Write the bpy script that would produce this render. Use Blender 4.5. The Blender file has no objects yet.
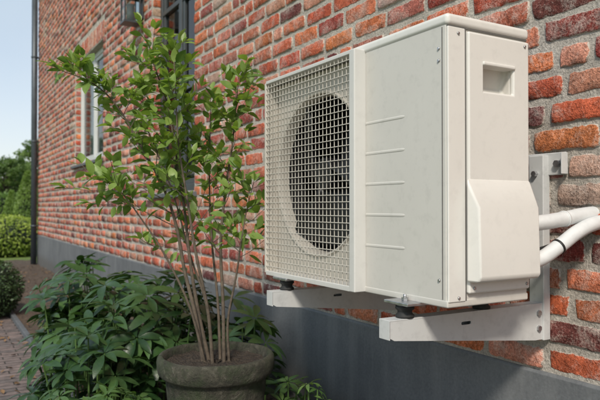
import bpy, bmesh, math, random
from mathutils import Vector, Matrix, noise
random.seed(7)
R=random.random
def U(a,b): return a+(b-a)*random.random()
scene=bpy.context.scene
COL=scene.collection
CAMH=1.05
W=1.60
# ---------------------------------------------------------------- materials
def newmat(name):
    m=bpy.data.materials.new(name); m.use_nodes=True
    nt=m.node_tree; b=nt.nodes["Principled BSDF"]
    return m,nt,b
def nd(nt,t,**kw):
    n=nt.nodes.new(t)
    for k,v in kw.items(): setattr(n,k,v)
    return n
def noise_n(nt,scale,detail=4,rough=.55,co=None,dist=0):
    n=nd(nt,'ShaderNodeTexNoise'); n.inputs['Scale'].default_value=scale
    n.inputs['Detail'].default_value=detail; n.inputs['Roughness'].default_value=rough
    n.inputs['Distortion'].default_value=dist
    if co is not None: nt.links.new(co,n.inputs['Vector'])
    return n
def ramp(nt,src,stops):
    r=nd(nt,'ShaderNodeValToRGB'); nt.links.new(src,r.inputs[0])
    els=r.color_ramp.elements
    while len(els)<len(stops): els.new(.5)
    for e,(p,c) in zip(els,stops):
        e.position=p; e.color=(c[0],c[1],c[2],1) if not isinstance(c,(int,float)) else (c,c,c,1)
    return r
def mix(nt,fac,a,b,mode='MIX'):
    m=nd(nt,'ShaderNodeMix',data_type='RGBA',blend_type=mode)
    for s,v in ((m.inputs[0],fac),(m.inputs[6],a),(m.inputs[7],b)):
        if isinstance(v,(int,float)): s.default_value=v
        elif isinstance(v,tuple): s.default_value=(v[0],v[1],v[2],1)
        else: nt.links.new(v,s)
    return m.outputs[2]
def math_n(nt,op,a,b=0.0,clamp=False):
    m=nd(nt,'ShaderNodeMath',operation=op,use_clamp=clamp)
    for s,v in ((m.inputs[0],a),(m.inputs[1],b)):
        if isinstance(v,(int,float)): s.default_value=v
        else: nt.links.new(v,s)
    return m.outputs[0]
def bump(nt,b,h,strength=.3,dist=.01,prev=None):
    n=nd(nt,'ShaderNodeBump'); n.inputs['Strength'].default_value=strength; n.inputs['Distance'].default_value=dist
    nt.links.new(h,n.inputs['Height'])
    if prev is not None: nt.links.new(prev,n.inputs['Normal'])
    nt.links.new(n.outputs[0],b.inputs['Normal']); return n.outputs[0]
def objco(nt):
    return nd(nt,'ShaderNodeTexCoord').outputs['Object']
def simple(name,col,rough=.5,metal=0,var=.12,nscale=12,bs=.0,bscale=200,spec=.5):
    m,nt,b=newmat(name); co=objco(nt)
    n=noise_n(nt,nscale,3,.6,co)
    r=ramp(nt,n.outputs[0],[(.3,tuple(c*(1-var) for c in col)),(.7,tuple(min(1,c*(1+var)) for c in col))])
    nt.links.new(r.outputs[0],b.inputs['Base Color'])
    b.inputs['Metallic'].default_value=metal
    b.inputs['Specular IOR Level'].default_value=spec
    rr=nd(nt,'ShaderNodeMapRange'); rr.inputs[3].default_value=max(0,rough-.12); rr.inputs[4].default_value=min(1,rough+.12)
    nt.links.new(n.outputs[0],rr.inputs[0]); nt.links.new(rr.outputs[0],b.inputs['Roughness'])
    if bs>0:
        n3=noise_n(nt,bscale,3,.6,co); bump(nt,b,n3.outputs[0],bs,.002)
    return m

# brick
def brick_mat():
    m,nt,b=newmat("clay_brick"); co=objco(nt)
    a=nd(nt,'ShaderNodeAttribute',attribute_name='bcol'); e=nd(nt,'ShaderNodeAttribute',attribute_name='edge')
    n1=noise_n(nt,26,4,.7,co,.5)
    r1=ramp(nt,n1.outputs[0],[(.30,.52),(.5,1.0),(.70,1.45)])
    c=mix(nt,1.0,a.outputs['Color'],r1.outputs[0],'MULTIPLY')
    n5=noise_n(nt,150,3,.8,co); r5=ramp(nt,n5.outputs[0],[(.35,.60),(.5,1.0),(.65,1.30)])
    c=mix(nt,.95,c,r5.outputs[0],'MULTIPLY')
    # lime bloom, broad clouds broken up by fine grain
    n2=noise_n(nt,8,5,.8,co,.8)
    k2=math_n(nt,'ADD',n2.outputs[0],math_n(nt,'MULTIPLY',math_n(nt,'SUBTRACT',n5.outputs[0],.5),.55))
    r2=ramp(nt,k2,[(.47,0.0),(.60,.36),(.74,.82)])
    c=mix(nt,r2.outputs[0],c,(.62,.53,.47))
    # soot patches
    n4=noise_n(nt,3.6,4,.8,co,.4); r4=ramp(nt,n4.outputs[0],[(.57,0.0),(.74,.62)])
    c=mix(nt,r4.outputs[0],c,(.115,.048,.040))
    # mortar smear at edges
    n3=noise_n(nt,60,4,.75,co)
    s=math_n(nt,'ADD',math_n(nt,'MULTIPLY',e.outputs['Fac'],.8),math_n(nt,'SUBTRACT',math_n(nt,'MULTIPLY',n3.outputs[0],1.6),.8))
    sm=ramp(nt,s,[(.44,0.0),(.66,.95)])
    c=mix(nt,sm.outputs[0],c,(.57,.52,.46))
    nt.links.new(c,b.inputs['Base Color']); b.inputs['Roughness'].default_value=.9
    b.inputs['Specular IOR Level'].default_value=.2
    h=math_n(nt,'ADD',n1.outputs[0],math_n(nt,'MULTIPLY',n5.outputs[0],.7))
    h=math_n(nt,'ADD',h,math_n(nt,'MULTIPLY',n3.outputs[0],.8))
    bump(nt,b,h,1.0,.008)
    return m
def mortar_mat():
    m,nt,b=newmat("mortar"); co=objco(nt)
    n=noise_n(nt,9,4,.7,co); n2=noise_n(nt,130,4,.75,co)
    r=ramp(nt,n.outputs[0],[(.3,(.42,.38,.335)),(.55,(.56,.51,.45)),(.75,(.65,.61,.55))])
    r2=ramp(nt,n2.outputs[0],[(.3,.60),(.6,1.1)])
    c=mix(nt,1,r.outputs[0],r2.outputs[0],'MULTIPLY')
    nt.links.new(c,b.inputs['Base Color']); b.inputs['Roughness'].default_value=.95
    b.inputs['Specular IOR Level'].default_value=.2
    h=math_n(nt,'ADD',n2.outputs[0],math_n(nt,'MULTIPLY',n.outputs[0],2.5))
    bump(nt,b,h,1,.008)
    return m
M_BRICK=brick_mat(); M_MORTAR=mortar_mat()
def plinth_mat():
    m,nt,b=newmat("plinth_render"); co=objco(nt)
    n=noise_n(nt,3,5,.65,co,.3)
    r=ramp(nt,n.outputs[0],[(.3,(.110,.117,.126)),(.7,(.165,.174,.183))])
    n2=noise_n(nt,90,3,.7,co); r2=ramp(nt,n2.outputs[0],[(.3,.82),(.7,1.12)])
    c=mix(nt,1,r.outputs[0],r2.outputs[0],'MULTIPLY')
    mp=nd(nt,'ShaderNodeMapping'); mp.inputs['Scale'].default_value=(5,9,.7); nt.links.new(co,mp.inputs[0])
    n3=noise_n(nt,1,4,.7,mp.outputs[0]); r3=ramp(nt,n3.outputs[0],[(.5,0.0),(.72,.4)])
    c=mix(nt,r3.outputs[0],c,(.24,.245,.245))
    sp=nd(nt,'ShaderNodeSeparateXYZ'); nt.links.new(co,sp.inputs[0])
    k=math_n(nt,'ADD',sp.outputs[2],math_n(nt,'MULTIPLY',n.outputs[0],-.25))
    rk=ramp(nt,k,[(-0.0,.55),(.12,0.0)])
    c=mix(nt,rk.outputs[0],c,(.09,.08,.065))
    nt.links.new(c,b.inputs['Base Color']); b.inputs['Roughness'].default_value=.8
    bump(nt,b,n2.outputs[0],.35,.002); return m
M_PLINTH=plinth_mat()
def unit_mat(name,col,rough=.42,dirt=.12):
    m,nt,b=newmat(name); co=objco(nt)
    n=noise_n(nt,4,3,.6,co,.2)
    r=ramp(nt,n.outputs[0],[(.3,tuple(c*(1-dirt*.4) for c in col)),(.7,col)])
    n3=noise_n(nt,30,4,.7,co); r2=ramp(nt,n3.outputs[0],[(.30,1-dirt*.7),(.48,1.0)])
    c=mix(nt,1,r.outputs[0],r2.outputs[0],'MULTIPLY')
    nt.links.new(c,b.inputs['Base Color'])
    rr=nd(nt,'ShaderNodeMapRange'); rr.inputs[3].default_value=rough-.1; rr.inputs[4].default_value=rough+.14
    nt.links.new(n3.outputs[0],rr.inputs[0]); nt.links.new(rr.outputs[0],b.inputs['Roughness'])
    n4=noise_n(nt,380,1,.5,co); bump(nt,b,n4.outputs[0],.07,.0008)
    return m
M_UNIT=unit_mat("powder_coated_casing",(.585,.565,.525),.32)
M_UNITW=unit_mat("side_cover_plastic",(.70,.685,.65),.32,.08)
M_GRILLE=unit_mat("grille_plastic",(.58,.54,.48),.38,.2)
M_FRAME=unit_mat("grille_frame_plastic",(.60,.59,.565),.34,.1)
M_BRACKET=unit_mat("painted_bracket_steel",(.58,.585,.58),.32,.2)
M_DARK=simple("dark_interior",(.022,.022,.023),.6)
M_FAN=simple("fan_plastic",(.014,.014,.016),.45)
M_COIL=simple("coil_fins",(.022,.022,.022),.5,.3,bs=.3,bscale=300)
M_RUB=simple("rubber",(.02,.02,.02),.7)
M_STEEL=simple("zinc_steel",(.45,.45,.46),.35,.9,.2,60)
M_SEAM=simple("seam_shadow_gap",(.12,.115,.11),.7)
M_PIPE=simple("pipe_insulation",(.64,.65,.65),.5,0,.08,25,.3,50)
M_CABLE=simple("black_cable",(.015,.015,.015),.45)
M_ANTH=simple("anthracite_paint",(.05,.058,.062),.4,0,.1,8)
M_ZINC=simple("zinc_downpipe",(.07,.085,.10),.45,.3,.15,6)
M_WFRAME=simple("white_window_paint",(.58,.59,.58),.4,0,.05,8)
M_CURT=simple("curtain",(.60,.61,.60),.9,0,.06,6)
M_STONE=simple("bluestone_sill",(.11,.12,.13),.7,0,.2,14,.2,120)
M_ROOF=simple("roof_tile",(.07,.06,.06),.8,0,.2,5,.3,30)
M_ROOM=simple("room_wall",(.12,.11,.10),.9)
M_OPAL=simple("opal_lamp_glass",(.75,.74,.7),.3)
def glass_mat():
    m=bpy.data.materials.new("window_glass"); m.use_nodes=True; nt=m.node_tree
    for n in list(nt.nodes): nt.nodes.remove(n)
    o=nd(nt,'ShaderNodeOutputMaterial'); t=nd(nt,'ShaderNodeBsdfTransparent'); t.inputs[0].default_value=(.8,.85,.85,1)
    g=nd(nt,'ShaderNodeBsdfGlossy'); g.inputs['Roughness'].default_value=.02
    f=nd(nt,'ShaderNodeFresnel'); f.inputs[0].default_value=1.55
    mx=nd(nt,'ShaderNodeMixShader'); nt.links.new(f.outputs[0],mx.inputs[0]); nt.links.new(t.outputs[0],mx.inputs[1]); nt.links.new(g.outputs[0],mx.inputs[2])
    nt.links.new(mx.outputs[0],o.inputs[0]); return m
M_GLASS=glass_mat()
def leaf_mat(name,dark,light,rough=.45,trans=.3,spec=.5,fine=True):
    m,nt,b=newmat(name); co=objco(nt)
    a=nd(nt,'ShaderNodeAttribute',attribute_name='tint')
    f=a.outputs['Fac']
    if fine:
        n=noise_n(nt,45,2,.6,co)
        f=math_n(nt,'ADD',math_n(nt,'MULTIPLY',a.outputs['Fac'],.85),math_n(nt,'MULTIPLY',math_n(nt,'SUBTRACT',n.outputs[0],.5),.6),True)
        bump(nt,b,n.outputs[0],.25,.004)
    r=ramp(nt,f,[(0.0,dark),(1.0,light)])
    nt.links.new(r.outputs[0],b.inputs['Base Color']); b.inputs['Roughness'].default_value=rough
    b.inputs['Specular IOR Level'].default_value=spec
    tr=nd(nt,'ShaderNodeBsdfTranslucent')
    tc=mix(nt,1.0,r.outputs[0],(1.3,1.35,.5),'MULTIPLY'); nt.links.new(tc,tr.inputs[0])
    mx=nd(nt,'ShaderNodeMixShader'); mx.inputs[0].default_value=trans
    out=[x for x in nt.nodes if x.type=='OUTPUT_MATERIAL'][0]
    nt.links.new(b.outputs[0],mx.inputs[1]); nt.links.new(tr.outputs[0],mx.inputs[2]); nt.links.new(mx.outputs[0],out.inputs[0])
    return m
M_LEAF=leaf_mat("serviceberry_leaf",(.085,.17,.035),(.31,.43,.11),.42,.38)
M_HELL=leaf_mat("hellebore_leaf",(.018,.050,.016),(.08,.155,.045),.36,.2)
M_LOW=leaf_mat("low_plant_leaf",(.05,.11,.03),(.17,.28,.08),.45,.3)
M_BOX=leaf_mat("boxwood_leaf",(.02,.045,.018),(.07,.12,.04),.45,.2,.5,False)
M_HEDGE=leaf_mat("hedge_leaf",(.16,.24,.045),(.42,.50,.10),.5,.4,.5,False)
M_CONE=leaf_mat("conifer_leaf",(.07,.14,.03),(.25,.36,.09),.5,.35,.5,False)
M_TREE=leaf_mat("tree_leaf",(.045,.09,.025),(.19,.28,.08),.55,.4,.5,False)
M_BARK=simple("stem_bark",(.105,.082,.060),.85,0,.35,60,.5,150)
M_DRY=simple("dry_leaf_litter",(.17,.10,.05),.9,0,.4,30)
M_TRUNK=simple("trunk_bark",(.07,.055,.04),.9,0,.3,10,.5,40)
# ---------------------------------------------------------------- mesh helpers
def link(o,parent=None):
    COL.objects.link(o)
    if parent is not None: o.parent=parent
    return o
def empty(name,loc=(0,0,0),rot=0):
    e=bpy.data.objects.new(name,None); e.location=loc; e.rotation_euler=(0,0,rot); COL.objects.link(e); return e
def meshobj(name,verts,faces,mat,parent=None,smooth=False,attrs=None):
    me=bpy.data.meshes.new(name); me.from_pydata(verts,[],faces); me.update()
    mats=mat if isinstance(mat,(list,tuple)) else [mat]
    for m in mats: me.materials.append(m)
    if smooth: me.polygons.foreach_set('use_smooth',[True]*len(me.polygons))
    if attrs:
        for k,(t,data) in attrs.items():
            at=me.attributes.new(k,t,'POINT')
            if t=='FLOAT': at.data.foreach_set('value',data)
            else: at.data.foreach_set('color',[c for v in data for c in v])
    o=bpy.data.objects.new(name,me); return link(o,parent)
def bmobj(name,bm,mat,parent=None,smooth=False,bev=0,seg=2):
    me=bpy.data.meshes.new(name); bmesh.ops.recalc_face_normals(bm,faces=bm.faces); bm.to_mesh(me); bm.free()
    me.materials.append(mat)
    o=bpy.data.objects.new(name,me); link(o,parent)
    if bev>0:
        md=o.modifiers.new('bev','BEVEL'); md.width=bev; md.segments=seg; md.limit_method='ANGLE'; md.angle_limit=math.radians(35); md.harden_normals=False
    if smooth or bev>0:
        me.polygons.foreach_set('use_smooth',[True]*len(me.polygons))
        if bev>0:
            w=o.modifiers.new('wn','WEIGHTED_NORMAL'); w.keep_sharp=False
    return o
def box(name,x0,x1,y0,y1,z0,z1,mat,parent=None,bev=0,seg=2):
    bm=bmesh.new(); bmesh.ops.create_cube(bm,size=1)
    for v in bm.verts:
        v.co=Vector((x0 if v.co.x<0 else x1, y0 if v.co.y<0 else y1, z0 if v.co.z<0 else z1))
    return bmobj(name,bm,mat,parent,False,bev,seg)
def boxes(name,lst,mat,parent=None,bev=0):
    v=[];f=[]
    for (x0,x1,y0,y1,z0,z1) in lst:
        b=len(v)
        v+=[(x0,y0,z0),(x1,y0,z0),(x1,y1,z0),(x0,y1,z0),(x0,y0,z1),(x1,y0,z1),(x1,y1,z1),(x0,y1,z1)]
        f+=[(b,b+3,b+2,b+1),(b+4,b+5,b+6,b+7),(b,b+1,b+5,b+4),(b+1,b+2,b+6,b+5),(b+2,b+3,b+7,b+6),(b+3,b,b+4,b+7)]
    o=meshobj(name,v,f,mat,parent)
    if bev>0:
        md=o.modifiers.new('bev','BEVEL'); md.width=bev; md.segments=2
    return o
def prism(name,pts,axis,a0,a1,mat,parent=None,bev=0,seg=2):
    bm=bmesh.new()
    def mk(p,a):
        if axis=='y': return (p[0],a,p[1])
        if axis=='x': return (a,p[0],p[1])
        return (p[0],p[1],a)
    A=[bm.verts.new(mk(p,a0)) for p in pts]; B=[bm.verts.new(mk(p,a1)) for p in pts]
    bm.faces.new(A); bm.faces.new(B[::-1])
    n=len(pts)
    for i in range(n): bm.faces.new((A[i],B[i],B[(i+1)%n],A[(i+1)%n]))
    return bmobj(name,bm,mat,parent,False,bev,seg)
def cyl(name,p0,p1,r,mat,parent=None,r2=None,n=20,bev=0):
    p0=Vector(p0);p1=Vector(p1);d=p1-p0
    bm=bmesh.new(); bmesh.ops.create_cone(bm,cap_ends=True,segments=n,radius1=r,radius2=r if r2 is None else r2,depth=d.length)
    q=Vector((0,0,1)).rotation_difference(d.normalized()).to_matrix().to_4x4()
    bm.transform(Matrix.Translation((p0+p1)/2)@q)
    o=bmobj(name,bm,mat,parent,False,bev)
    if bev==0 and n>8:
        for p in o.data.polygons: p.use_smooth=len(p.vertices)==4
    return o
def lathe(name,prof,c,mat,parent=None,n=64,wob=0):
    v=[];f=[]
    for (r,z) in prof:
        for i in range(n):
            a=2*math.pi*i/n
            rr=r*(1+wob*noise.noise(Vector((math.cos(a)*1.5,math.sin(a)*1.5,z*5))))
            v.append((c[0]+rr*math.cos(a),c[1]+rr*math.sin(a),c[2]+z+wob*.1*noise.noise(Vector((math.cos(a)*2,math.sin(a)*2,7)))))
    for j in range(len(prof)-1):
        for i in range(n):
            f.append((j*n+i,j*n+(i+1)%n,(j+1)*n+(i+1)%n,(j+1)*n+i))
    return meshobj(name,v,f,mat,parent,True)
def curve_tube(name,pts,r,mat,parent=None):
    cu=bpy.data.curves.new(name,'CURVE'); cu.dimensions='3D'; cu.bevel_depth=r; cu.bevel_resolution=6; cu.resolution_u=16; cu.use_fill_caps=True
    sp=cu.splines.new('BEZIER'); sp.bezier_points.add(len(pts)-1)
    for b,p in zip(sp.bezier_points,pts):
        b.co=p; b.handle_left_type='AUTO'; b.handle_right_type='AUTO'
    cu.materials.append(mat)
    o=bpy.data.objects.new(name,cu); return link(o,parent)
class MB:
    def __init__(s): s.v=[];s.f=[];s.t=[]
    def leaf(s,p,d,up,L,Wd,tint,fold=.25,droop=.2,segs=((.0,.04),(.2,.66),(.45,1.0),(.72,.74),(.9,.30))):
        d=d.normalized(); side=d.cross(up)
        if side.length<1e-4: side=d.cross(Vector((1,0,0)))
        side.normalize(); n=side.cross(d).normalized()
        b=len(s.v); k=0
        for (t,w) in segs:
            c=p+d*(L*t)-n*(droop*L*t*t)
            e=side*(Wd*.5*w); u=n*(fold*Wd*.5*w)
            s.v+=[tuple(c-e+u),tuple(c),tuple(c+e+u)]; s.t+=[tint,tint*.9+.08,tint]
            k+=3
        s.v.append(tuple(p+d*L-n*(droop*L))); s.t.append(tint)
        m=len(segs)
        for i in range(m-1):
            a=b+i*3
            s.f+=[(a,a+1,a+4,a+3),(a+1,a+2,a+5,a+4)]
        a=b+(m-1)*3
        s.f+=[(a,a+1,b+k),(a+1,a+2,b+k)]
    def tube(s,pts,rads,n=7,tint=.5):
        prev=None; b0=len(s.v)
        for i,p in enumerate(pts):
            d=(pts[min(i+1,len(pts)-1)]-pts[max(i-1,0)]).normalized()
            if prev is None: x=d.orthogonal().normalized()
            else: x=(prev-d*prev.dot(d)).normalized()
            prev=x; y=d.cross(x)
            for k in range(n):
                a=2*math.pi*k/n
                s.v.append(tuple(p+(x*math.cos(a)+y*math.sin(a))*rads[i])); s.t.append(tint)
        for i in range(len(pts)-1):
            for k in range(n):
                a=b0+i*n+k; c=b0+i*n+(k+1)%n
                s.f.append((a,c,c+n,a+n))
    def obj(s,name,mat,parent=None,smooth=True):
        return meshobj(name,s.v,s.f,mat,parent,smooth,{'tint':('FLOAT',s.t)})
def catmull(P,step=6):
    out=[];n=len(P)
    for i in range(n-1):
        p0=P[max(i-1,0)];p1=P[i];p2=P[i+1];p3=P[min(i+2,n-1)]
        for k in range(step):
            t=k/step
            out.append(.5*((2*p1)+(p2-p0)*t+(2*p0-5*p1+4*p2-p3)*t*t+(3*p1-p0-3*p2+p3)*t**3))
    out.append(P[-1]); return out
def rdir(zb=0):
    while True:
        v=Vector((U(-1,1),U(-1,1),U(-1,1)))
        if .05<v.length<1:
            v.normalize(); v.z+=zb; return v.normalized()
# ---------------------------------------------------------------- HOUSE
house=empty("brick_house")
Y0,Y1=-3.0,12.0; Z0,Z1=.552,5.63
PIT=.082; BL=.235; BHD=.112; BH=.0660; MJ=.0155
openings=[ (7.0,8.6,1.60,2.92), (4.20,5.22,1.17,3.42)]
SOLD=.215
class BB:
    def __init__(s): s.v=[];s.f=[];s.c=[];s.e=[]
PAL=[((.52,.125,.062),5.5),((.43,.090,.052),5.5),((.56,.17,.095),4.5),((.31,.064,.048),3.5),((.56,.25,.165),2.5),((.17,.052,.048),2.0),((.48,.32,.25),1.2),((.60,.185,.075),1.8),((.45,.145,.11),2.5)]
PW=[w for _,w in PAL]
bb=BB()
def add_brick(o,u,v,n,w,h,proud=.006,fine=True,colr=None):
    if w<.02 or h<.02: return
    c=colr or random.choices(PAL,PW)[0][0]
    k=U(.78,1.2); c=(c[0]*k*U(.95,1.05),c[1]*k*U(.92,1.08),c[2]*k*U(.92,1.08),1)
    nu=max(2,int(w/.018)) if fine else 2; nv=2 if fine else 1
    per=[]
    for i in range(nu): per.append((w*i/nu,0))
    for i in range(nv): per.append((w,h*i/nv))
    for i in range(nu): per.append((w-w*i/nu,h))
    for i in range(nv): per.append((0,h-h*i/nv))
    sk=[U(-.003,.003) for _ in range(4)]; pr=proud+U(-.003,.004); tl=U(-.003,.003); tl2=U(-.003,.003)
    N=len(per); b=len(bb.v)
    rings=((0,-.004),(.0018,.62),(.006,1.0)) if fine else ((0,-.004),(.003,1.0))
    jit=[(U(-.0018,.0018),U(-.0026,.0026)) for _ in per]
    cr=[U(.0005,.0065) for _ in range(4)]
    chips={random.randrange(N) for _ in range(random.choice([0,0,1,1,2]))}
    for ri,(ins,hf) in enumerate(rings):
        for i,(a,q) in enumerate(per):
            fu=a/w; fv=q/h
            aa=a+(ins if fu<.01 else (-ins if fu>.99 else 0)); qq=q+(ins if fv<.01 else (-ins if fv>.99 else 0))
            aa+=jit[i][0]+ (sk[0]*(1-fv)+sk[1]*fv); qq+=jit[i][1]+(sk[2]*(1-fu)+sk[3]*fu)
            if (fu<.01 or fu>.99) and (fv<.01 or fv>.99):
                ci=cr[(fu>.5)*2+(fv>.5)]
                aa+=ci if fu<.5 else -ci; qq+=ci if fv<.5 else -ci
            if i in chips and ri<2 and fine:
                aa+=(.5-fu)*.008; qq+=(.5-fv)*.010
            hh=hf if hf<0 else (pr*hf+tl*(fu-.5)+tl2*(fv-.5)+(U(-.0012,.0012) if fine else 0))
            if i in chips and ri==1 and fine: hh-=.003
            bb.v.append(tuple(o+u*aa+v*qq+n*hh)); bb.c.append(c); bb.e.append(1.0 if ri==0 else (.75 if (ri==1 and fine) else (.3 if fine else .5)))
    for ri in range(len(rings)-1):
        for i in range(N):
            j=(i+1)%N
            bb.f.append((b+ri*N+i,b+ri*N+j,b+(ri+1)*N+j,b+(ri+1)*N+i))
    last=b+(len(rings)-1)*N
    ce=len(bb.v); cs=[]
    for i in range(1,nu):
        a=w*i/nu
        bb.v.append(tuple(o+u*a+v*(h*U(.4,.6))+n*(pr+tl*(a/w-.5)+U(-.0014,.0014)))); bb.c.append(c); bb.e.append(0.0); cs.append(ce+i-1)
    if not fine:
        for i in range(N): bb.f.append((last+i,last+(i+1)%N,cs[0]))
        return
    for i in range(1,nu-1):
        bb.f.append((last+i,last+i+1,cs[i],cs[i-1]))
        tj=nu+nv+(nu-i)
        bb.f.append((cs[i-1],cs[i],last+(tj-1)%N,last+tj%N))
    leftmid=last+N-1; topleft=last+nu+nv+nu
    bb.f.append((last+0,last+1,cs[0],leftmid)); bb.f.append((leftmid,cs[0],last+nu+nv+nu-1,topleft))
    rm=last+nu+1
    bb.f.append((last+nu-1,last+nu,rm,cs[-1])); bb.f.append((cs[-1],rm,last+nu+nv,last+nu+nv+1))
uY=Vector((0,1,0)); uZ=Vector((0,0,1)); nX=Vector((-1,0,0))
row=0; z=Z0+MJ*.5
def fill(y0,y1,z,row):
    y=y0; first=True; off=U(0,.2) if y0<=Y0+.01 else 0
    y+=(-off)
    while y<y1-.015:
        L=BL if R()<.84 else BHD
        if first and (row%2): L=BHD
        first=False
        L2=L*U(.975,1.02)
        if y+L2>y1-.03: L2=y1-y
        yy=max(y,y0); ww=y+L2-yy
        if ww>.02:
            add_brick(Vector((W,yy,z+U(-.002,.002))),uY,uZ,nX,ww-(MJ if y+L2<y1-.005 else 0)*U(.7,1.3),BH*U(.95,1.04),fine=yy<4.6)
        y+=L2
while z<Z1:
    cuts=[]
    for (a,b,c,d) in openings:
        if z+BH>c+.01 and z<d+SOLD-.01: cuts.append((a-(.0 if z<d-.01 else .06),b+(.0 if z<d-.01 else .06)))
    cuts.sort(); segs=[];s=Y0
    for (a,b) in cuts: segs.append((s,a)); s=b
    segs.append((s,Y1))
    for (a,b) in segs: fill(a+.004,b-.002,z,row)
    z+=PIT; row+=1
JD=.105
for (a,b,c,d) in openings:
    y=a-.055
    while y<b+.05:
        add_brick(Vector((W,y+BH,d+.006)),uZ,-uY,nX,SOLD-.014,BH,fine=True)
        y+=PIT
    zz=Z0+MJ*.5
    while zz<d:
        if zz+BH>c+.01:
            add_brick(Vector((W+JD,b,zz)),-Vector((1,0,0)),uZ,Vector((0,-1,0)),JD-.004,BH,proud=.004,fine=True)
            add_brick(Vector((W,a,zz)),Vector((1,0,0)),uZ,Vector((0,1,0)),JD,BH,proud=.004,fine=True)
        zz+=PIT
meshobj("brick_courses",bb.v,bb.f,M_BRICK,house,True,{'bcol':('FLOAT_COLOR',bb.c),'edge':('FLOAT',bb.e)})
ys=sorted({Y0,Y1,*[o[0] for o in openings],*[o[1] for o in openings]}); zs=sorted({.40,Z1+.05,*[o[2] for o in openings],*[o[3] for o in openings]})
v=[];f=[]
MW=W-.0008
for i in range(len(ys)-1):
    for j in range(len(zs)-1):
        cy=(ys[i]+ys[i+1])/2; cz=(zs[j]+zs[j+1])/2
        if any(a<cy<b and c<cz<d for (a,b,c,d) in openings): continue
        k=len(v); v+=[(MW,ys[i],zs[j]),(MW,ys[i+1],zs[j]),(MW,ys[i+1],zs[j+1]),(MW,ys[i],zs[j+1])]; f.append((k,k+3,k+2,k+1))
for (a,b,c,d) in openings:
    for q in ([(MW,b,c),(W+.12,b,c),(W+.12,b,d),(MW,b,d)],[(MW,a,c),(W+.12,a,c),(W+.12,a,d),(MW,a,d)],[(MW,a,d),(W+.12,a,d),(W+.12,b,d),(MW,b,d)]):
        k=len(v); v+=q; f.append((k,k+1,k+2,k+3))
meshobj("mortar_bed",v,f,M_MORTAR,house)
prism("plinth",[(W-.012,-.2),(W+.2,-.2),(W+.2,.545),(W-.004,.551),(W-.012,.543)],'y',Y0,Y1+.012,M_PLINTH,house,.002)
box("gable_wall",W+.24,W+8,Y1-.3,Y1-.003,.2,Z1+.04,M_MORTAR,house)
box("near_gable_wall",W+.02,W+8,Y0+.003,Y0+.3,-.1,Z1+.04,M_MORTAR,house)
prism("roof",[(W-.35,Z1+.05),(W+4,Z1+3.2),(W+8.35,Z1+.05)],'y',Y0-.2,Y1+.25,M_ROOF,house)
box("gutter",W-.50,W-.36,Y0-.2,Y1+.25,Z1+.0,Z1+.12,M_ZINC,house,.03)
box("inner_wall",W+.9,W+.95,Y0+.4,Y1-.4,0,Z1,M_ROOM,house)
cyl("downpipe",(W-.085,Y1-.12,.0),(W-.085,Y1-.12,Z1+.02),.05,M_ZINC,house)
for zz in (.7,2.2,3.7,5.2):
    cyl("downpipe_clip",(W-.085,Y1-.12,zz),(W-.085,Y1-.12,zz+.03),.057,M_ZINC,house)
    box("clip_stem",W-.04,W+.01,Y1-.13,Y1-.11,zz+.002,zz+.028,M_ZINC,house)
def window(name,o,fm,curtain,mull,transom):
    a,b,c,d=o; x0=W+.07; x1=W+.125
    e=[]; t=.06
    e+=[(x0,x1,a+.008,a+t,c,d),(x0,x1,b-t,b-.008,c,d),(x0+.001,x1-.001,a+t-.002,b-t+.002,d-t,d-.002),(x0+.001,x1-.001,a+t-.002,b-t+.002,c,c+t)]
    ws=[a+t]+[a+(b-a)*m for m in mull]+[b-t]
    for m in mull:
        y=a+(b-a)*m; e.append((x0+.002,x1-.002,y-.03,y+.03,c+t-.001,d-t+.001))
    for m in transom:
        zt=c+(d-c)*m; e.append((x0+.004,x1-.004,a+t,b-t,zt-.02,zt+.02))
    boxes(name+"_frame",e,fm,house,.004)
    s=[]
    for i in range(len(ws)-1):
        p=ws[i]+(.03 if i>0 else 0); q=ws[i+1]-(.03 if i<len(ws)-2 else 0)
        s+=[(x0+.012,x1+.02,p,p+.04,c+t,d-t),(x0+.012,x1+.02,q-.04,q,c+t,d-t),(x0+.013,x1+.019,p+.04,q-.04,d-t-.04,d-t-.001),(x0+.013,x1+.019,p+.04,q-.04,c+t+.001,c+t+.04)]
    boxes(name+"_sash",s,fm,house,.003)
    meshobj(name+"_glass",[(x0+.03,a+t,c+t),(x0+.03,b-t,c+t),(x0+.03,b-t,d-t),(x0+.03,a+t,d-t)],[(0,3,2,1)],M_GLASS,house)
    if curtain:
        vv=[];ff=[];n=80
        for i in range(n+1):
            y=a+(b-a)*i/n; x=W+.19+.018*math.sin(i*1.3)
            vv+=[(x,y,c-.05),(x,y,d+.05)]
        for i in range(n): ff.append((2*i,2*i+2,2*i+3,2*i+1))
        meshobj(name+"_curtain",vv,ff,M_CURT,house,True)
    prism(name+"_sill",[(W-.05,c-.045),(W+.13,c-.045),(W+.13,c+.004),(W-.05,c-.012)],'y',a-.05,b+.05,M_STONE,house,.004)
window("side_window",openings[0],M_WFRAME,True,[.5],[])
window("tall_window",openings[1],M_ANTH,False,[.5],[.36,.68])

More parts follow.
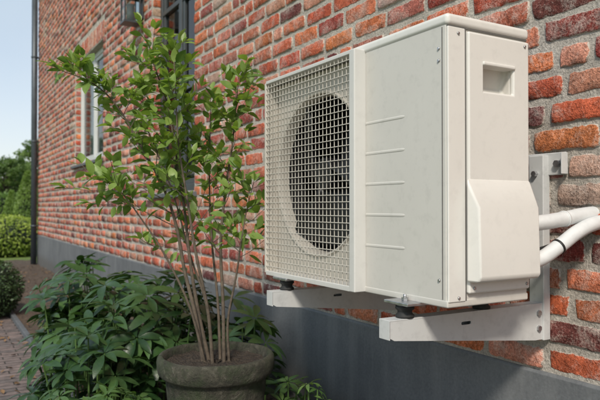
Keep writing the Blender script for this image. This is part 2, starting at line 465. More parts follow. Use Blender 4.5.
# ---------------------------------------------------------------- wall lantern
lan=empty("wall_lantern")
LY=5.50; LZ=2.68
box("back_plate",W-.02,W-.006,LY-.05,LY+.05,LZ+.05,LZ+.27,M_ANTH,lan,.003)
box("arm",W-.13,W-.018,LY-.012,LY+.012,LZ+.30,LZ+.325,M_ANTH,lan,.003)
box("stem",W-.024,W-.012,LY-.012,LY+.012,LZ+.2,LZ+.325,M_ANTH,lan)
lx=W-.11; q=.065
fr=[]
for sx in (-1,1):
    for sy in (-1,1):
        fr.append((lx+sx*q-.006,lx+sx*q+.006,LY+sy*q-.006,LY+sy*q+.006,LZ+.01,LZ+.235))
fr.append((lx-q-.012,lx+q+.012,LY-q-.012,LY+q+.012,LZ-.004,LZ+.014))
fr.append((lx-q-.014,lx+q+.014,LY-q-.014,LY+q+.014,LZ+.232,LZ+.25))
boxes("cage",fr,M_ANTH,lan)
cyl("cap",(lx,LY,LZ+.25),(lx,LY,LZ+.30),.09,M_ANTH,lan,.03,4)
cyl("lamp_tube",(lx,LY,LZ+.014),(lx,LY,LZ+.17),.034,M_OPAL,lan)
k=q-.002
meshobj("panes",[(lx-k,LY-k,LZ+.012),(lx+k,LY-k,LZ+.012),(lx+k,LY+k,LZ+.012),(lx-k,LY+k,LZ+.012),(lx-k,LY-k,LZ+.234),(lx+k,LY-k,LZ+.234),(lx+k,LY+k,LZ+.234),(lx-k,LY+k,LZ+.234)],
 [(0,1,5,4),(1,2,6,5),(2,3,7,6),(3,0,4,7)],M_GLASS,lan)

# ---------------------------------------------------------------- HEAT PUMP UNIT
hp=empty("heat_pump_outdoor_unit")
X0,X1=1.066,1.352; YA,YB=1.11,2.00; ZA,ZB=.808,1.500
YD=1.44
def boolean(o,cut):
    md=o.modifiers.new('b','BOOLEAN'); md.operation='DIFFERENCE'; md.object=cut; md.solver='EXACT'
    while o.modifiers[0]!=md:
        bpy.context.view_layer.objects.active=o
        with bpy.context.temp_override(object=o,active_object=o): bpy.ops.object.modifier_move_up(modifier='b')
    with bpy.context.temp_override(object=o,active_object=o): bpy.ops.object.modifier_apply(modifier='b')
body=box("compressor_casing",X0,X1,YA,YD+.002,ZA+.004,ZB,M_UNIT,hp,.012,4)
cut=prism("cut_tmp",[(1.040,1.340),(1.13,1.340),(1.145,1.357),(1.125,1.408),(1.04,1.408)],'x',1.180,1.288,M_UNITW)
boolean(body,cut)
cover=box("service_cover",1.128,1.348,1.098,1.113,.836,1.484,M_UNITW,hp,.006,3)
boolean(cover,cut)
bpy.data.objects.remove(cut,do_unlink=True)
prism("handle_lip",[(1.094,1.404),(1.140,1.404),(1.140,1.414),(1.094,1.414)],'x',1.176,1.292,M_UNITW,hp,.003)
bm=bmesh.new()
def vc(x0,x1,y,z): return [bm.verts.new((x0,y,z)),bm.verts.new((x1,y,z))]
rows=[(1.118,1.350,1.099,1.122),(1.128,1.346,1.066,1.048),(1.128,1.348,1.062,.876),(1.130,1.346,1.070,.866),(1.118,1.350,1.099,.866)]
rr_=[vc(a,b,y,z_) for (a,b,y,z_) in rows]
for i in range(4): bm.faces.new((rr_[i][0],rr_[i][1],rr_[i+1][1],rr_[i+1][0]))
bm.faces.new([r_[0] for r_ in rr_]); bm.faces.new([r_[1] for r_ in rr_][::-1]); bm.faces.new((rr_[0][0],rr_[0][1],rr_[4][1],rr_[4][0]))
bmobj("valve_cover",bm,M_UNITW,hp,False,.009,4)
box("front_case_return",1.0665,1.124,1.1055,1.112,.818,1.490,M_UNITW,hp,.003)
box("case_seam",1.1243,1.1277,1.107,1.1095,.82,1.490,M_SEAM,hp)
box("front_seam",X0-.0012,X0+.002,1.124,1.1262,.825,1.490,M_SEAM,hp)
boxes("fan_casing_shell",[(X0+.02,X1,YD+.003,YB-.001,ZA+.005,ZA+.012),(X0+.02,X1,YB-.008,YB-.0005,ZA+.012,ZB),(X1-.012,X1-.001,YD+.003,YB-.008,ZA+.012,ZB)],M_UNIT,hp)
boxes("fan_chamber_lining",[(X1-.05,X1-.013,YD+.004,YB-.01,ZA+.014,ZB-.002),(X0+.03,X1-.05,YD+.003,YD+.008,ZA+.014,ZB-.002),(X0+.03,X1-.05,YB-.014,YB-.009,ZA+.014,ZB-.002),(X0+.03,X1-.05,YD+.008,YB-.014,ZA+.0125,ZA+.018),(X0+.03,X1-.05,YD+.008,YB-.014,ZB-.008,ZB-.003)],M_COIL,hp)
cyF=(YD+YB)/2-.004; czF=(ZA+ZB)/2+.004; n=96
hy=(YB-YD)/2; hz=(ZB-ZA)/2-.004
v=[];f=[]
xp=X0+.014
prof=[(.272,xp),(.268,xp-.007),(.262,xp-.005),(.258,xp+.006),(.256,xp+.018),(.255,xp+.035)]
for i in range(n):
    a=2*math.pi*i/n; ca,sa=math.cos(a),math.sin(a)
    t=min((hy)/abs(ca) if abs(ca)>1e-6 else 9,hz/abs(sa) if abs(sa)>1e-6 else 9)
    v.append((xp,cyF+t*ca,czF+t*sa))
for (r,x) in prof:
    for i in range(n):
        a=2*math.pi*i/n; v.append((x,cyF+r*math.cos(a),czF+r*math.sin(a)))
for j in range(len(prof)):
    for i in range(n):
        f.append((j*n+i,j*n+(i+1)%n,(j+1)*n+(i+1)%n,(j+1)*n+i))
o=meshobj("fan_orifice_panel",v,f,M_GRILLE,hp,True)
sm=o.modifiers.new('e','EDGE_SPLIT'); sm.split_angle=math.radians(40)
lathe("fan_shroud",[(.2545,0),(.2545,.06)],(0,0,0),M_DARK,hp,96).matrix_local=Matrix.Translation((xp+.035,cyF,czF))@Matrix.Rotation(math.pi/2,4,'Y')
fx=xp+.045
cyl("fan_hub",(fx-.03,cyF,czF),(fx+.05,cyF,czF),.055,M_FAN,hp,None,32,.008)
cyl("fan_motor",(fx+.05,cyF,czF),(fx+.13,cyF,czF),.05,M_DARK,hp)
v=[];f=[]
for bl in range(3):
    a0=math.radians(100+bl*120); b0=len(v); nr,na=8,10
    for i in range(nr+1):
        r=.05+(.245-.05)*i/nr
        sweep=math.radians(28)*(i/nr)**1.3; wid=math.radians(62+18*math.sin(math.pi*i/nr))
        for j in range(na+1):
            t=j/na; a=a0+sweep+wid*t
            x=fx+.035-.075*t+.012*math.sin(math.pi*t)
            v.append((x,cyF+r*math.cos(a),czF+r*math.sin(a)))
    for i in range(nr):
        for j in range(na):
            k=b0+i*(na+1)+j; f.append((k,k+1,k+na+2,k+na+1))
o=meshobj("fan_blades",v,f,M_FAN,hp,True); md=o.modifiers.new('s','SOLIDIFY'); md.thickness=.003
gx=1.030; gy0,gy1=YD+.026,YB-.002; gz0,gz1=ZA+.010,ZB-.002
bars=[]
ncol=25; nrow=33
for i in range(1,ncol):
    y=gy0+(gy1-gy0)*i/ncol; bars.append((gx+.0022,gx+.0045,y-.0010,y+.0010,gz0,gz1))
for j in range(1,nrow):
    zz=gz0+(gz1-gz0)*j/nrow; bars.append((gx,gx+.003,gy0,gy1,zz-.0012,zz+.0012))
boxes("guard_grille",bars,M_GRILLE,hp,.0006)
box("grille_frame_right",gx-.003,X0+.014,YD-.001,gy0+.001,ZA-.002,ZB+.004,M_FRAME,hp,.004,3)
box("grille_frame_left",gx-.001,X0+.014,gy1-.008,gy1+.003,gz0-.004,gz1,M_GRILLE,hp,.002)
box("grille_frame_top",gx-.0015,X0+.014,gy0,gy1-.008,gz1-.006,gz1+.006,M_FRAME,hp,.002)
box("grille_frame_bottom",gx-.0015,X0+.014,gy0,gy1-.008,gz0-.012,gz0+.004,M_FRAME,hp,.002)
box("top_lid",X0-.004,X1+.004,YA-.007,YB+.005,ZB-.008,ZB+.022,M_UNITW,hp,.011,5)
box("lid_shadow_gap",X0+.002,X1-.002,YA-.003,YB,ZB-.0105,ZB-.0075,M_SEAM,hp)
box("base_tray",X0-.001,X1+.001,YA-.002,YB+.002,ZA-.003,ZA+.016,M_UNIT,hp,.004)
for k,zz in enumerate((1.289,1.202,1.115,1.028,.941)):
    v=[];f=[];ns=22;npf=7
    ya,yb=1.262,YD-.004
    for i in range(ns+1):
        y=ya+(yb-ya)*i/ns
        s=1.0
        d=(y-ya)/.02
        if d<1: s=math.sqrt(max(0,1-(1-d)**2))
        for j in range(npf+1):
            t=j/npf; a=t*math.pi
            v.append((X0+.0004-.0016*s*math.sin(a),y,zz-.0046*s*math.cos(a)))
    for i in range(ns):
        for j in range(npf):
            q0=i*(npf+1)+j; f.append((q0,q0+npf+1,q0+npf+2,q0+1))
    meshobj("pressed_rib",v,f,M_UNIT,hp,True)
def screw(x,y,z,ax,r=.0055):
    d={'x':Vector((-1,0,0)),'y':Vector((0,-1,0))}[ax]; p=Vector((x,y,z))
    cyl("screw",p,p+d*.003,r,M_STEEL,hp,r*.7,14)
for z_ in (1.41,1.44,.87): screw(X0-.0002,1.137,z_,'x',.0045)
for (x_,z_) in ((1.10,1.475),(1.10,.828),(1.33,1.470),(1.145,.85),(1.335,.85)): screw(x_,1.1055 if x_<1.12 else 1.098,z_,'y',.0045)
boxes("rear_coil_fins",[(X1-.001+.0,X1+.006,YA+.02+i*.012,YA+.0225+i*.012,ZA+.03,ZB-.03) for i in range(70)],M_COIL,hp)
# ---------------------------------------------------------------- BRACKET
br=empty("wall_mount_bracket")
AZ=.764
for yb_ in (1.25,1.875):
    a0,a1=yb_-.021,yb_+.021
    for yy in (a0,a1-.003):
        o=prism("arm_cheek",[(.985,AZ-.001),(1.572,AZ-.001),(1.572,AZ-.108),(1.53,AZ-.108),(1.0,AZ-.052),(.985,AZ-.044)],'y',yy,yy+.003,M_BRACKET,br)
        for xs in (1.25,):
            pts=[(xs+(.014 if math.cos(t)>0 else -.014)+.0045*math.cos(t),AZ-.030+.0045*math.sin(t)) for t in [(i+.5)*math.pi/8 for i in range(16)]]
            c_=prism("c",pts,'y',yy-.01,yy+.013,M_BRACKET); boolean(o,c_); bpy.data.objects.remove(c_,do_unlink=True)
    box("arm_top",.986,1.572,a0-.0005,a1+.0005,AZ-.003,AZ,M_BRACKET,br,.0008)
    box("arm_nose",.984,.987,a0,a1,AZ-.050,AZ,M_BRACKET,br,.001)
    prism("arm_underside",[(1.0,AZ-.050),(1.53,AZ-.106),(1.53,AZ-.103),(1.0,AZ-.047)],'y',a0+.003,a1-.003,M_BRACKET,br)
    box("upright_rail",1.562,1.593,yb_-.026,yb_+.026,.652,1.205,M_BRACKET,br,.003)
    for zz in (.69,.735,1.15):
        cyl("bolt_head",(1.55,yb_,zz) if zz>1 else (1.545,a0-.006,zz),(1.562,yb_,zz) if zz>1 else (1.545,a0+.001,zz),.009,M_STEEL,br,None,6)
    for xf in (1.052,1.33):
        lathe("rubber_damper",[(.0,0),(.024,0),(.025,.006),(.019,.012),(.019,.018),(.025,.024),(.024,.031),(0,.031)],(xf,yb_,AZ),M_RUB,br,28)
        cyl("damper_washer",(xf,yb_,AZ+.031),(xf,yb_,AZ+.034),.022,M_STEEL,br)
        cyl("damper_nut",(xf,yb_,AZ+.0435),(xf,yb_,AZ+.052),.009,M_STEEL,br,None,6)
        cyl("damper_stud",(xf,yb_,AZ+.05),(xf,yb_,AZ+.060),.0045,M_STEEL,br)
    boxes("unit_foot",[(1.022,1.10,yb_-.045,yb_+.05,AZ+.0345,AZ+.043),(1.30,1.362,yb_-.045,yb_+.05,AZ+.0345,AZ+.043)],M_STEEL,br,.002)
box("cross_rail",1.586,1.5940,1.165,1.96,1.145,1.212,M_BRACKET,br,.003)
box("cross_rail_lip",1.566,1.5940,1.163,1.1665,1.147,1.21,M_BRACKET,br,.001)
for yy in (1.19,1.93): cyl("wall_anchor",(1.575,yy,1.178),(1.587,yy,1.178),.011,M_STEEL,br,None,6)
# ---------------------------------------------------------------- PIPES
pp=empty("refrigerant_pipes")
curve_tube("suction_line",[(1.30,1.10,1.005),(1.37,1.09,1.008),(1.47,1.085,1.018),(1.55,1.085,1.028),(1.66,1.09,1.035)],.0205,M_PIPE,pp)
curve_tube("liquid_line",[(1.30,1.10,.900),(1.37,1.088,.912),(1.43,1.073,.945),(1.50,1.062,.985),(1.56,1.055,1.005),(1.66,1.06,1.008)],.0195,M_PIPE,pp)
curve_tube("power_cable",[(1.33,1.12,.93),(1.38,1.11,.935),(1.44,1.098,.95),(1.50,1.092,.975),(1.56,1.09,.985),(1.64,1.10,.985)],.0045,M_CABLE,pp)
def ring(p,d,r,w,mat):
    d=Vector(d).normalized(); p=Vector(p)
    o=lathe("cable_tie",[(r,-w),(r+.0018,-w),(r+.0018,w),(r,w)],(0,0,0),mat,pp,32)
    o.matrix_local=Matrix.Translation(p)@Vector((0,0,1)).rotation_difference(d).to_matrix().to_4x4()
ring((1.47,1.085,1.018),(1,-.02,.12),.0205,.003,M_PIPE); ring((1.43,1.073,.945),(1,-.18,.55),.0195,.003,M_CABLE)

# ---------------------------------------------------------------- GROUND
def soil_mat(name,a,b2,sc):
    m,nt,b=newmat(name); co=objco(nt)
    vo=nd(nt,'ShaderNodeTexVoronoi'); vo.inputs['Scale'].default_value=sc; nt.links.new(co,vo.inputs[0])
    n=noise_n(nt,sc*.4,4,.7,co)
    f_=math_n(nt,'ADD',math_n(nt,'MULTIPLY',n.outputs[0],.8),math_n(nt,'MULTIPLY',vo.outputs[0],.3))
    r=ramp(nt,f_,[(.3,a),(.7,b2)])
    nt.links.new(r.outputs[0],b.inputs['Base Color']); b.inputs['Roughness'].default_value=.95
    bump(nt,b,f_,1,.03); return m
M_SOIL=soil_mat("soil",(.03,.02,.014),(.12,.085,.06),45)
M_SOIL2=soil_mat("potting_soil",(.016,.012,.009),(.07,.052,.038),120)
def lawn_mat():
    m,nt,b=newmat("lawn"); co=objco(nt)
    n=noise_n(nt,3,5,.7,co); r=ramp(nt,n.outputs[0],[(.3,(.08,.14,.03)),(.7,(.22,.30,.07))])
    nt.links.new(r.outputs[0],b.inputs['Base Color']); b.inputs['Roughness'].default_value=.9
    bump(nt,b,noise_n(nt,60,4,.7,co).outputs[0],.8,.03); return m
def paver_mat():
    m,nt,b=newmat("clay_pavers"); co=objco(nt)
    bt=nd(nt,'ShaderNodeTexBrick'); nt.links.new(co,bt.inputs[0])
    bt.inputs['Color1'].default_value=(.22,.165,.15,1); bt.inputs['Color2'].default_value=(.13,.11,.105,1); bt.inputs['Mortar'].default_value=(.045,.038,.032,1)
    bt.inputs['Scale'].default_value=1; bt.inputs['Brick Width'].default_value=.205; bt.inputs['Row Height'].default_value=.07
    bt.inputs['Mortar Size'].default_value=.005; bt.inputs['Mortar Smooth'].default_value=.3
    n=noise_n(nt,12,4,.7,co); r=ramp(nt,n.outputs[0],[(.3,.55),(.7,1.3)])
    c=mix(nt,1,bt.outputs[0],r.outputs[0],'MULTIPLY'); nt.links.new(c,b.inputs['Base Color']); b.inputs['Roughness'].default_value=.85
    h=math_n(nt,'ADD',math_n(nt,'MULTIPLY',bt.outputs['Fac'],-1),math_n(nt,'MULTIPLY',n.outputs[0],.6)); bump(nt,b,h,.8,.006); return m
def sheet(name,x0,x1,y0,y1,z,mat):
    return meshobj(name,[(x0,y0,z),(x1,y0,z),(x1,y1,z),(x0,y1,z)],[(0,1,2,3)],mat)
sheet("ground",-250,250,-250,250,0,lawn_mat())
sheet("garden_path",-1.1,.62,-6,13.5,.008,paver_mat())
v=[];f=[];nx,ny=24,150
for j in range(ny+1):
    for i in range(nx+1):
        x=.66+(1.62-.66)*i/nx; y=-3+16*j/ny
        v.append((x,y,.012+.03*noise.noise(Vector((x*5,y*5,0)))+.015*noise.noise(Vector((x*17,y*17,3)))+.02))
for j in range(ny):
    for i in range(nx):
        k=j*(nx+1)+i; f.append((k,k+1,k+nx+2,k+nx+1))
meshobj("flower_bed_soil",v,f,M_SOIL,None,True)
box("path_edging",.62,.66,-6,13.5,-.05,.045,M_STONE,None,.006)
random.seed(77)
lit=MB()
for i in range(420):
    x=U(.3,1.55) if R()<.8 else U(-.6,.6); y=U(.5,11.5)
    lit.leaf(Vector((x,y,.05 if x>.66 else .014)),Vector((U(-1,1),U(-1,1),U(-.05,.15))),Vector((U(-.3,.3),U(-.3,.3),1)),U(.03,.06),U(.015,.03),.5,.5,-.2)
lit.obj("fallen_leaves",M_DRY)

# ---------------------------------------------------------------- POT + SHRUB
def pot_mat():
    m,nt,b=newmat("weathered_pot"); co=objco(nt)
    n=noise_n(nt,18,6,.85,co,.5)
    r=ramp(nt,n.outputs[0],[(.32,(.018,.018,.013)),(.46,(.042,.041,.029)),(.58,(.075,.07,.052)),(.70,(.20,.19,.155))])
    n2=noise_n(nt,6,5,.8,co,.5); r2=ramp(nt,n2.outputs[0],[(.46,0.0),(.62,.7)])
    c=mix(nt,r2.outputs[0],r.outputs[0],(.032,.050,.019))
    nt.links.new(c,b.inputs['Base Color']); b.inputs['Roughness'].default_value=.92
    bump(nt,b,math_n(nt,'ADD',n.outputs[0],math_n(nt,'MULTIPLY',noise_n(nt,90,4,.7,co).outputs[0],.6)),1.0,.010); return m
PC=(.96,2.28)
pot=empty("potted_shrub",(PC[0],PC[1],0),-math.radians(30.5))
lathe("pot",[(0,.03),(.145,.03),(.152,.045),(.168,.14),(.184,.25),(.194,.34),(.197,.385),(.203,.392),(.216,.398),(.224,.407),(.228,.425),(.229,.450),(.226,.464),(.218,.474),(.209,.475),(.202,.466),(.198,.448),(.19,.40)],(0,0,0),pot_mat(),pot,72,.02)
v=[(0,0,.446)];f=[];n=48;rr=12
for j in range(1,rr+1):
    for i in range(n):
        a=2*math.pi*i/n; r=.197*j/rr
        x,y=r*math.cos(a),r*math.sin(a)
        v.append((x,y,.442+.014*noise.noise(Vector((x*30,y*30,1)))+.009*noise.noise(Vector((x*90,y*90,2)))))
for i in range(n): f.append((0,1+i,1+(i+1)%n))
for j in range(rr-1):
    for i in range(n):
        a=1+j*n+i;b=1+j*n+(i+1)%n; f.append((a,b,b+n,a+n))
meshobj("pot_soil",v,f,M_SOIL2,pot,True)
V=Vector
stems=[
 ([(-.05,0,.43),(-.085,.0,.62),(-.126,.02,.80),(-.17,.03,.97),(-.215,.02,1.13),(-.30,.0,1.31),(-.39,-.03,1.45),(-.48,-.05,1.53),(-.57,-.07,1.57)],.0090),
 ([(-.03,.02,.43),(-.07,.03,.64),(-.107,.05,.84),(-.14,.07,1.05),(-.165,.06,1.25),(-.20,.05,1.45),(-.25,.02,1.60),(-.28,.02,1.69)],.0085),
 ([(-.01,-.03,.43),(-.02,-.05,.65),(-.055,-.08,.86),(-.10,-.09,1.08),(-.13,-.10,1.30),(-.15,-.09,1.50),(-.16,-.08,1.66)],.0075),
 ([(.03,.0,.43),(.02,.02,.66),(.015,.04,.90),(.03,.06,1.12),(.05,.06,1.30),(.07,.05,1.45),(.09,.03,1.58)],.008),
 ([(.05,.01,.43),(.055,.0,.6),(.075,-.03,.78),(.095,-.05,.92),(.13,-.05,1.04),(.16,-.06,1.15)],.006),
 ([(.01,.04,.43),(-.01,.07,.66),(-.04,.10,.90),(-.05,.10,1.12),(-.04,.10,1.32),(-.03,.08,1.50)],.0065),
 ([(-.04,-.02,.43),(-.10,-.04,.66),(-.18,-.07,.86),(-.26,-.10,1.0),(-.34,-.12,1.10),(-.40,-.13,1.16)],.006),
 ([(-.02,.03,.43),(-.06,.08,.64),(-.12,.12,.86),(-.20,.14,1.10),(-.28,.14,1.32),(-.36,.12,1.50)],.006),
]
random.seed(21)
ms=MB(); ml=MB()
def put_leaves(P,dirn,cnt,Lr):
    n=len(P)
    for q in range(cnt):
        t=(q+.6+U(-.25,.25))/cnt*(n-1); t=min(max(t,0),n-1.001); i=int(t); p=P[i].lerp(P[i+1],t-i)
        d=(P[i+1]-P[i]).normalized()
        side=d.cross(rdir()).normalized()
        ld=(d*U(.3,.8)+side*U(.6,1.0)+Vector((0,0,U(-.25,.35)))).normalized()
        pet=p+ld*U(.006,.014)
        ms.tube([p,pet],[.0008,.0006],4,.8)
        L=U(*Lr); up=(Vector((0,0,1))+rdir()*.75).normalized()
        ml.leaf(pet,ld,up,L,L*U(.46,.60),min(1,max(0,random.gauss(.55,.27))),U(.1,.45),U(-.05,.45))
    d=(P[-1]-P[-2]).normalized()
    for q in range(3):
        ld=(d+rdir()*.5).normalized(); L=U(*Lr)*U(.6,1)
        ml.leaf(P[-1],ld,(Vector((0,0,1))+rdir()*.4).normalized(),L,L*.5,min(1,random.gauss(.85,.15)),U(.2,.6),U(0,.3))
for si,(pts,r0) in enumerate(stems):
    P=[V(p)+V((U(-.010,.010),U(-.010,.010),0)) for p in pts]; P[0]=V(pts[0]); C=catmull(P,6); n=len(C)
    rad=[r0*(1-.82*(i/(n-1))) for i in range(n)]
    ms.tube(C,rad,8,.5)
    for i in range(int(n*.28),n-1):
        z_=C[i].z
        if z_<.84: continue
        pr=.42 if z_<1.1 else .95
        if R()<pr:
            d=(C[i+1]-C[i]).normalized(); s=rdir(.25); s=(s-d*s.dot(d)).normalized()
            tl=U(.06,.18)*(1.1 if z_<1.45 else .8)
            q=[C[i]]; dd=(d*.6+s).normalized()
            for k in range(4):
                dd=(dd+rdir()*.18+V((0,0,.08))).normalized(); q.append(q[-1]+dd*tl/4)
            q2=catmull(q,2); ms.tube(q2,[max(.0009,rad[i]*.45*(1-.7*k/(len(q2)-1))) for k in range(len(q2))],5,.6)
            put_leaves(q2,dd,random.randint(4,8),(.040,.070))
    tip=C[int(n*.72):]; put_leaves(tip,None,12,(.038,.066))
ms.obj("stems",M_BARK,pot); ml.obj("leaves",M_LEAF,pot)

# ---------------------------------------------------------------- HELLEBORE CLUMPS
random.seed(5)
def hellebore(name,cx,cy,rx,ry,cnt,hmin,hmax,Lr,mat):
    st=MB(); lf=MB()
    for i in range(cnt):
        a=U(0,2*math.pi); rr=math.sqrt(R()); x=cx+rx*rr*math.cos(a); y=cy+ry*rr*math.sin(a)
        bx=cx+(x-cx)*.75; by=cy+(y-cy)*.85
        h=U(hmin,hmax)*(1-.30*rr*rr)*(1 if R()>.4 else U(.45,.9))
        top=V((min(x,W-.07),y,h)); P=catmull([V((bx,by,0.0)),V((bx*.6+x*.4,by*.6+y*.4,h*.6)),top],5)
        st.tube(P,[.006-.003*k/(len(P)-1) for k in range(len(P))],6,.6)
        nl=random.randint(6,9); ax=(V((0,0,1))+V((math.cos(a),math.sin(a),0))*rr*.5+rdir()*.35).normalized()
        e1=ax.orthogonal().normalized(); e2=ax.cross(e1); ph=U(0,6.28); tint=min(1,max(0,random.gauss(.45,.27)))
        for k in range(nl):
            an=ph+2*math.pi*k/nl*.92
            d=(e1*math.cos(an)+e2*math.sin(an)+ax*U(-.1,.5)).normalized()
            L=U(*Lr)*(1 if k%2 else .9)
            lf.leaf(top+d*.008,d,(ax+rdir()*.2).normalized(),L,L*U(.30,.40),min(1,max(0,tint+U(-.2,.2))),U(.15,.4),U(.15,.6),((.0,.10),(.15,.42),(.35,.85),(.55,1.0),(.75,.78),(.9,.4)))
    e=empty(name); st.obj("stalks",M_LOW,e); lf.obj("leaves",mat,e)
hellebore("hellebore_plant",1.02,3.30,.46,.52,85,.40,.75,(.10,.165),M_HELL)
hellebore("hellebore_plant",.98,4.25,.42,.42,60,.35,.74,(.10,.165),M_HELL)
hellebore("hellebore_plant",.72,3.85,.24,.34,36,.30,.62,(.10,.15),M_HELL)
hellebore("hellebore_plant",.62,2.95,.26,.30,38,.20,.54,(.09,.14),M_HELL)
hellebore("hellebore_plant",1.32,2.75,.2,.3,28,.25,.60,(.09,.14),M_HELL)
hellebore("pachysandra_plant",.50,2.30,.22,.20,90,.20,.42,(.045,.075),M_LOW)
hellebore("pachysandra_plant",1.34,2.35,.12,.14,26,.18,.32,(.045,.07),M_LOW)
hellebore("pachysandra_plant",1.22,1.98,.06,.06,10,.27,.40,(.035,.055),M_LOW)
hellebore("pachysandra_plant",.80,5.0,.12,.4,30,.10,.2,(.05,.08),M_LOW)

# ---------------------------------------------------------------- CLIPPED SHRUBS / HEDGES / TREES
def leafcloud(name,mat,cnt,shape,L,parent=None):
    m=MB()
    for i in range(cnt):
        p,nrm,t=shape()
        d=(nrm*.6+rdir()*.9).normalized()
        l=L*U(.7,1.3)
        m.leaf(p,d,(nrm+rdir()*.6).normalized(),l,l*.55,t,.2,.1,((.0,.1),(.5,1.0)))
    return m.obj(name,mat,parent)
def ball(cx,cy,cz,rx,ry,rz,depth=.15):
    def s():
        n=rdir(); k=1-depth*R()**1.5; w=1+.10*noise.noise(V((n.x*2.5+cx,n.y*2.5+cy,n.z*2.5)))
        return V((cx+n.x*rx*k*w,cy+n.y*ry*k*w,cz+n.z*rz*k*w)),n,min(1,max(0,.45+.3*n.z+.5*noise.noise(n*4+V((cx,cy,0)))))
    return s
def core(name,cx,cy,cz,rx,ry,rz,mat,parent):
    bm=bmesh.new(); bmesh.ops.create_icosphere(bm,subdivisions=3,radius=1)
    for v_ in bm.verts:
        w=.86*(1+.1*noise.noise(v_.co*3)); v_.co=V((cx+v_.co.x*rx*w,cy+v_.co.y*ry*w,cz+v_.co.z*rz*w))
    return bmobj(name,bm,mat,parent,True)
M_CORE=simple("inner_foliage_shade",(.012,.022,.010),.9)  # solid dark cores; shade inside the foliage is put into their colour
random.seed(11)
def boxball(x,y,r):
    e=empty("boxwood_ball"); leafcloud("leaves",M_BOX,5000,ball(x,y,r*.8,r,r,r*.9),.028,e); core("shade_core",x,y,r*.8,r,r,r*.9,M_CORE,e)
boxball(.40,6.55,.34); boxball(.2,8.4,.34)
def coneshrub(name,x,y,h,r,mat):
    e=empty(name)
    def s():
        t=R()**.8; a=U(0,6.283); rad=r*(1-t**2.2)*(.85+.15*R())+.02
        n=V((math.cos(a),math.sin(a),.35)).normalized()
        return V((x+rad*math.cos(a),y+rad*math.sin(a),.1+t*(h-.1))),n,min(1,max(0,.5+.5*noise.noise(V((x+a,y,t*6)))+.1))
    leafcloud("leaves",mat,4000,s,.06,e)
    lathe("shade_core",[(r*.8*(1-(k/8)**2.2)+.002,.05+k/8*(h*.93)) for k in range(9)],(x,y,0),M_CORE,e,20,.1)
    cyl("trunk",(x,y,-.05),(x,y,.3),.04,M_TRUNK,e)
coneshrub("clipped_conifer",2.06,17.3,1.95,.36,M_CONE)
coneshrub("clipped_conifer",1.9,19.5,1.5,.28,M_CONE)
coneshrub("clipped_conifer",-.6,18.5,2.0,.38,M_CONE)
def mound(name,x,y,r,h,mat,L=.07,c=5000):
    e=empty(name); leafcloud("leaves",mat,c,ball(x,y,h*.45,r,r,h*.58,.3),L,e); core("shade_core",x,y,h*.45,r,r,h*.58,M_CORE,e)
mound("golden_shrub",1.35,14.6,.75,.85,M_HEDGE,.06,6000)
mound("golden_shrub",2.35,15.4,.7,.8,M_HEDGE,.06,4500)
mound("golden_shrub",.1,15.5,.8,.9,M_HEDGE,.06,4500)
mound("golden_shrub",-1.6,16.0,.9,1.0,M_HEDGE,.06,4500)
def hedge(name,x0,x1,y,th,h,mat,cnt):
    e=empty(name)
    def s():
        k=R(); x=U(x0,x1)
        if k<.6: p=V((x,y-th*.5+U(-.06,.06),U(0,h))); n=V((0,-1,.1))
        else: p=V((x,y+U(-.5,.5)*th,h+U(-.08,.05)+.06*noise.noise(V((x,0,0))))); n=V((0,0,1))
        return p,n.normalized(),min(1,max(0,.45+.6*noise.noise(V((p.x*1.2,p.y,p.z*1.5)))))
    leafcloud("leaves",mat,cnt,s,.11,e); box("shade_core",x0,x1,y-th*.45,y+th*.45,-.05,h-.06,M_CORE,e)
hedge("garden_hedge",-18,12,24,1.0,1.45,M_CONE,16000)
def crown_mesh(seed,h,r):
    random.seed(seed); m=MB(); tr=MB()
    base=[V((0,0,-.1)),V((.05,.02,h*.3)),V((-.05,.05,h*.6)),V((0,0,h*.9))]
    C=catmull(base,5); tr.tube(C,[.16-.13*k/(len(C)-1) for k in range(len(C))],8)
    for i in range(46):
        t=U(.28,1.0); a=U(0,6.283); rr=r*math.sin(math.pi*min(1,(t-.12)*1.02))**.7*U(.35,1.0)
        c=V((rr*math.cos(a),rr*math.sin(a),h*t*.93))
        st=C[min(len(C)-1,int(t*.7*len(C)))]
        tr.tube([st,st.lerp(c,.5)+V((0,0,.1)),c],[.05,.03,.012],5)
        cr=U(.35,.7)*r*.42; tb=U(.15,.75)
        for k in range(150):
            n=rdir(); p=c+V((n.x*cr,n.y*cr,n.z*cr*.75))*R()**.35
            l=U(.10,.2); m.leaf(p,rdir(),(V((0,0,1))+rdir()).normalized(),l,l*.6,min(1,max(0,tb+.25*n.z+U(-.15,.15))),.2,.1,((.0,.1),(.5,1.0)))
    return m,tr
m1,t1=crown_mesh(3,4.2,1.6); m2,t2=crown_mesh(9,5.0,1.8)
def meshes(m,t,nm):
    a=bpy.data.meshes.new(nm+"_crown"); a.from_pydata(m.v,[],m.f); a.materials.append(M_TREE)
    at=a.attributes.new('tint','FLOAT','POINT'); at.data.foreach_set('value',m.t)
    b=bpy.data.meshes.new(nm+"_wood"); b.from_pydata(t.v,[],t.f); b.materials.append(M_TRUNK); return a,b
A=meshes(m1,t1,"tree_a"); B=meshes(m2,t2,"tree_b")
random.seed(4)
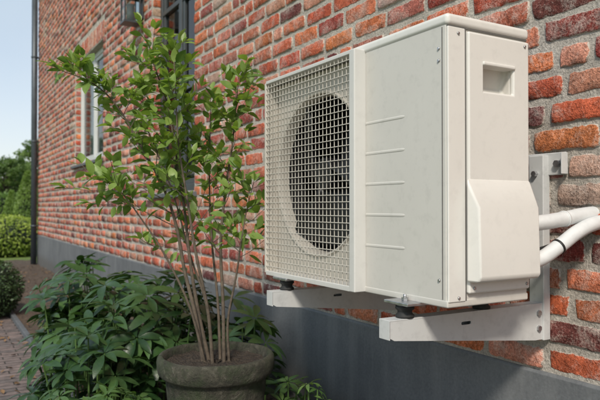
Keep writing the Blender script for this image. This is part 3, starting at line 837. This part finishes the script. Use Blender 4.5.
for i,(x,y,s,w) in enumerate([(3.1,34,.86,0),(5.3,36,1.0,1),(1.0,35,.82,1),(-1.8,33,1.1,0),(-4.6,36,1.0,1),(-8,34,1.2,0),(-12,37,1.1,1),(8,38,1.2,0),(11.5,36,1,1),(-17,36,1.3,0),(4.2,44,1.05,0),(2.0,46,1.0,1),(6.5,46,1.2,1),(-1,47,1.2,0),(-6,48,1.3,1),(-22,40,1.2,1)]):
    e=empty("garden_tree",(x,y,0),U(0,6)); e.scale=(s,s,s)
    for nm,me in zip(("crown","trunk"),A if w==0 else B):
        o=bpy.data.objects.new(nm,me); link(o,e)

# ---------------------------------------------------------------- LIGHT
az=math.radians(217); el=math.radians(43)
w=bpy.data.worlds.new("World"); scene.world=w; w.use_nodes=True; nt=w.node_tree
sky=nt.nodes.new('ShaderNodeTexSky'); sky.sky_type='NISHITA'; sky.sun_disc=False
sky.sun_elevation=el; sky.sun_rotation=az; sky.air_density=1.0; sky.dust_density=1.2; sky.ozone_density=1.0
# pale haze colour added to brighten sky and fill (whiter towards the horizon)
tc=nt.nodes.new('ShaderNodeTexCoord'); sp=nt.nodes.new('ShaderNodeSeparateXYZ'); nt.links.new(tc.outputs['Generated'],sp.inputs[0])
hz_=ramp(nt,sp.outputs[2],[(0.0,(1,1,1)),(.45,(.56,.73,.86))])
hzs=nt.nodes.new('ShaderNodeVectorMath'); hzs.operation='SCALE'; nt.links.new(hz_.outputs[0],hzs.inputs[0]); hzs.inputs['Scale'].default_value=6.4
nz=noise_n(nt,2.2,5,.6,tc.outputs['Generated'],.3); rz=ramp(nt,nz.outputs[0],[(.35,.6),(.7,.85)])
skyc=mix(nt,rz.outputs[0],sky.outputs[0],hzs.outputs[0])
bg=nt.nodes["Background"]; nt.links.new(skyc,bg.inputs[0]); bg.inputs[1].default_value=.15
sd=bpy.data.lights.new("sun",'SUN'); sd.energy=3.5; sd.angle=math.radians(9); sd.color=(1,.92,.80)
so=bpy.data.objects.new("sun",sd); link(so)
D=V((math.sin(az)*math.cos(el),math.cos(az)*math.cos(el),math.sin(el)))
so.rotation_euler=D.to_track_quat('Z','Y').to_euler(); so.location=D*30
# ---------------------------------------------------------------- CAMERA
cd=bpy.data.cameras.new("camera"); cam=bpy.data.objects.new("camera",cd); link(cam)
cam.location=(0,0,CAMH); cam.rotation_euler=(math.radians(90.65),0,-math.radians(30.5))
cd.lens=37.2; cd.sensor_width=36; cd.clip_start=.02; cd.clip_end=1000
cd.dof.use_dof=True; cd.dof.focus_distance=1.8; cd.dof.aperture_fstop=5.6
scene.camera=cam
scene.view_settings.view_transform='Standard'; scene.view_settings.look='None'; scene.view_settings.exposure=0
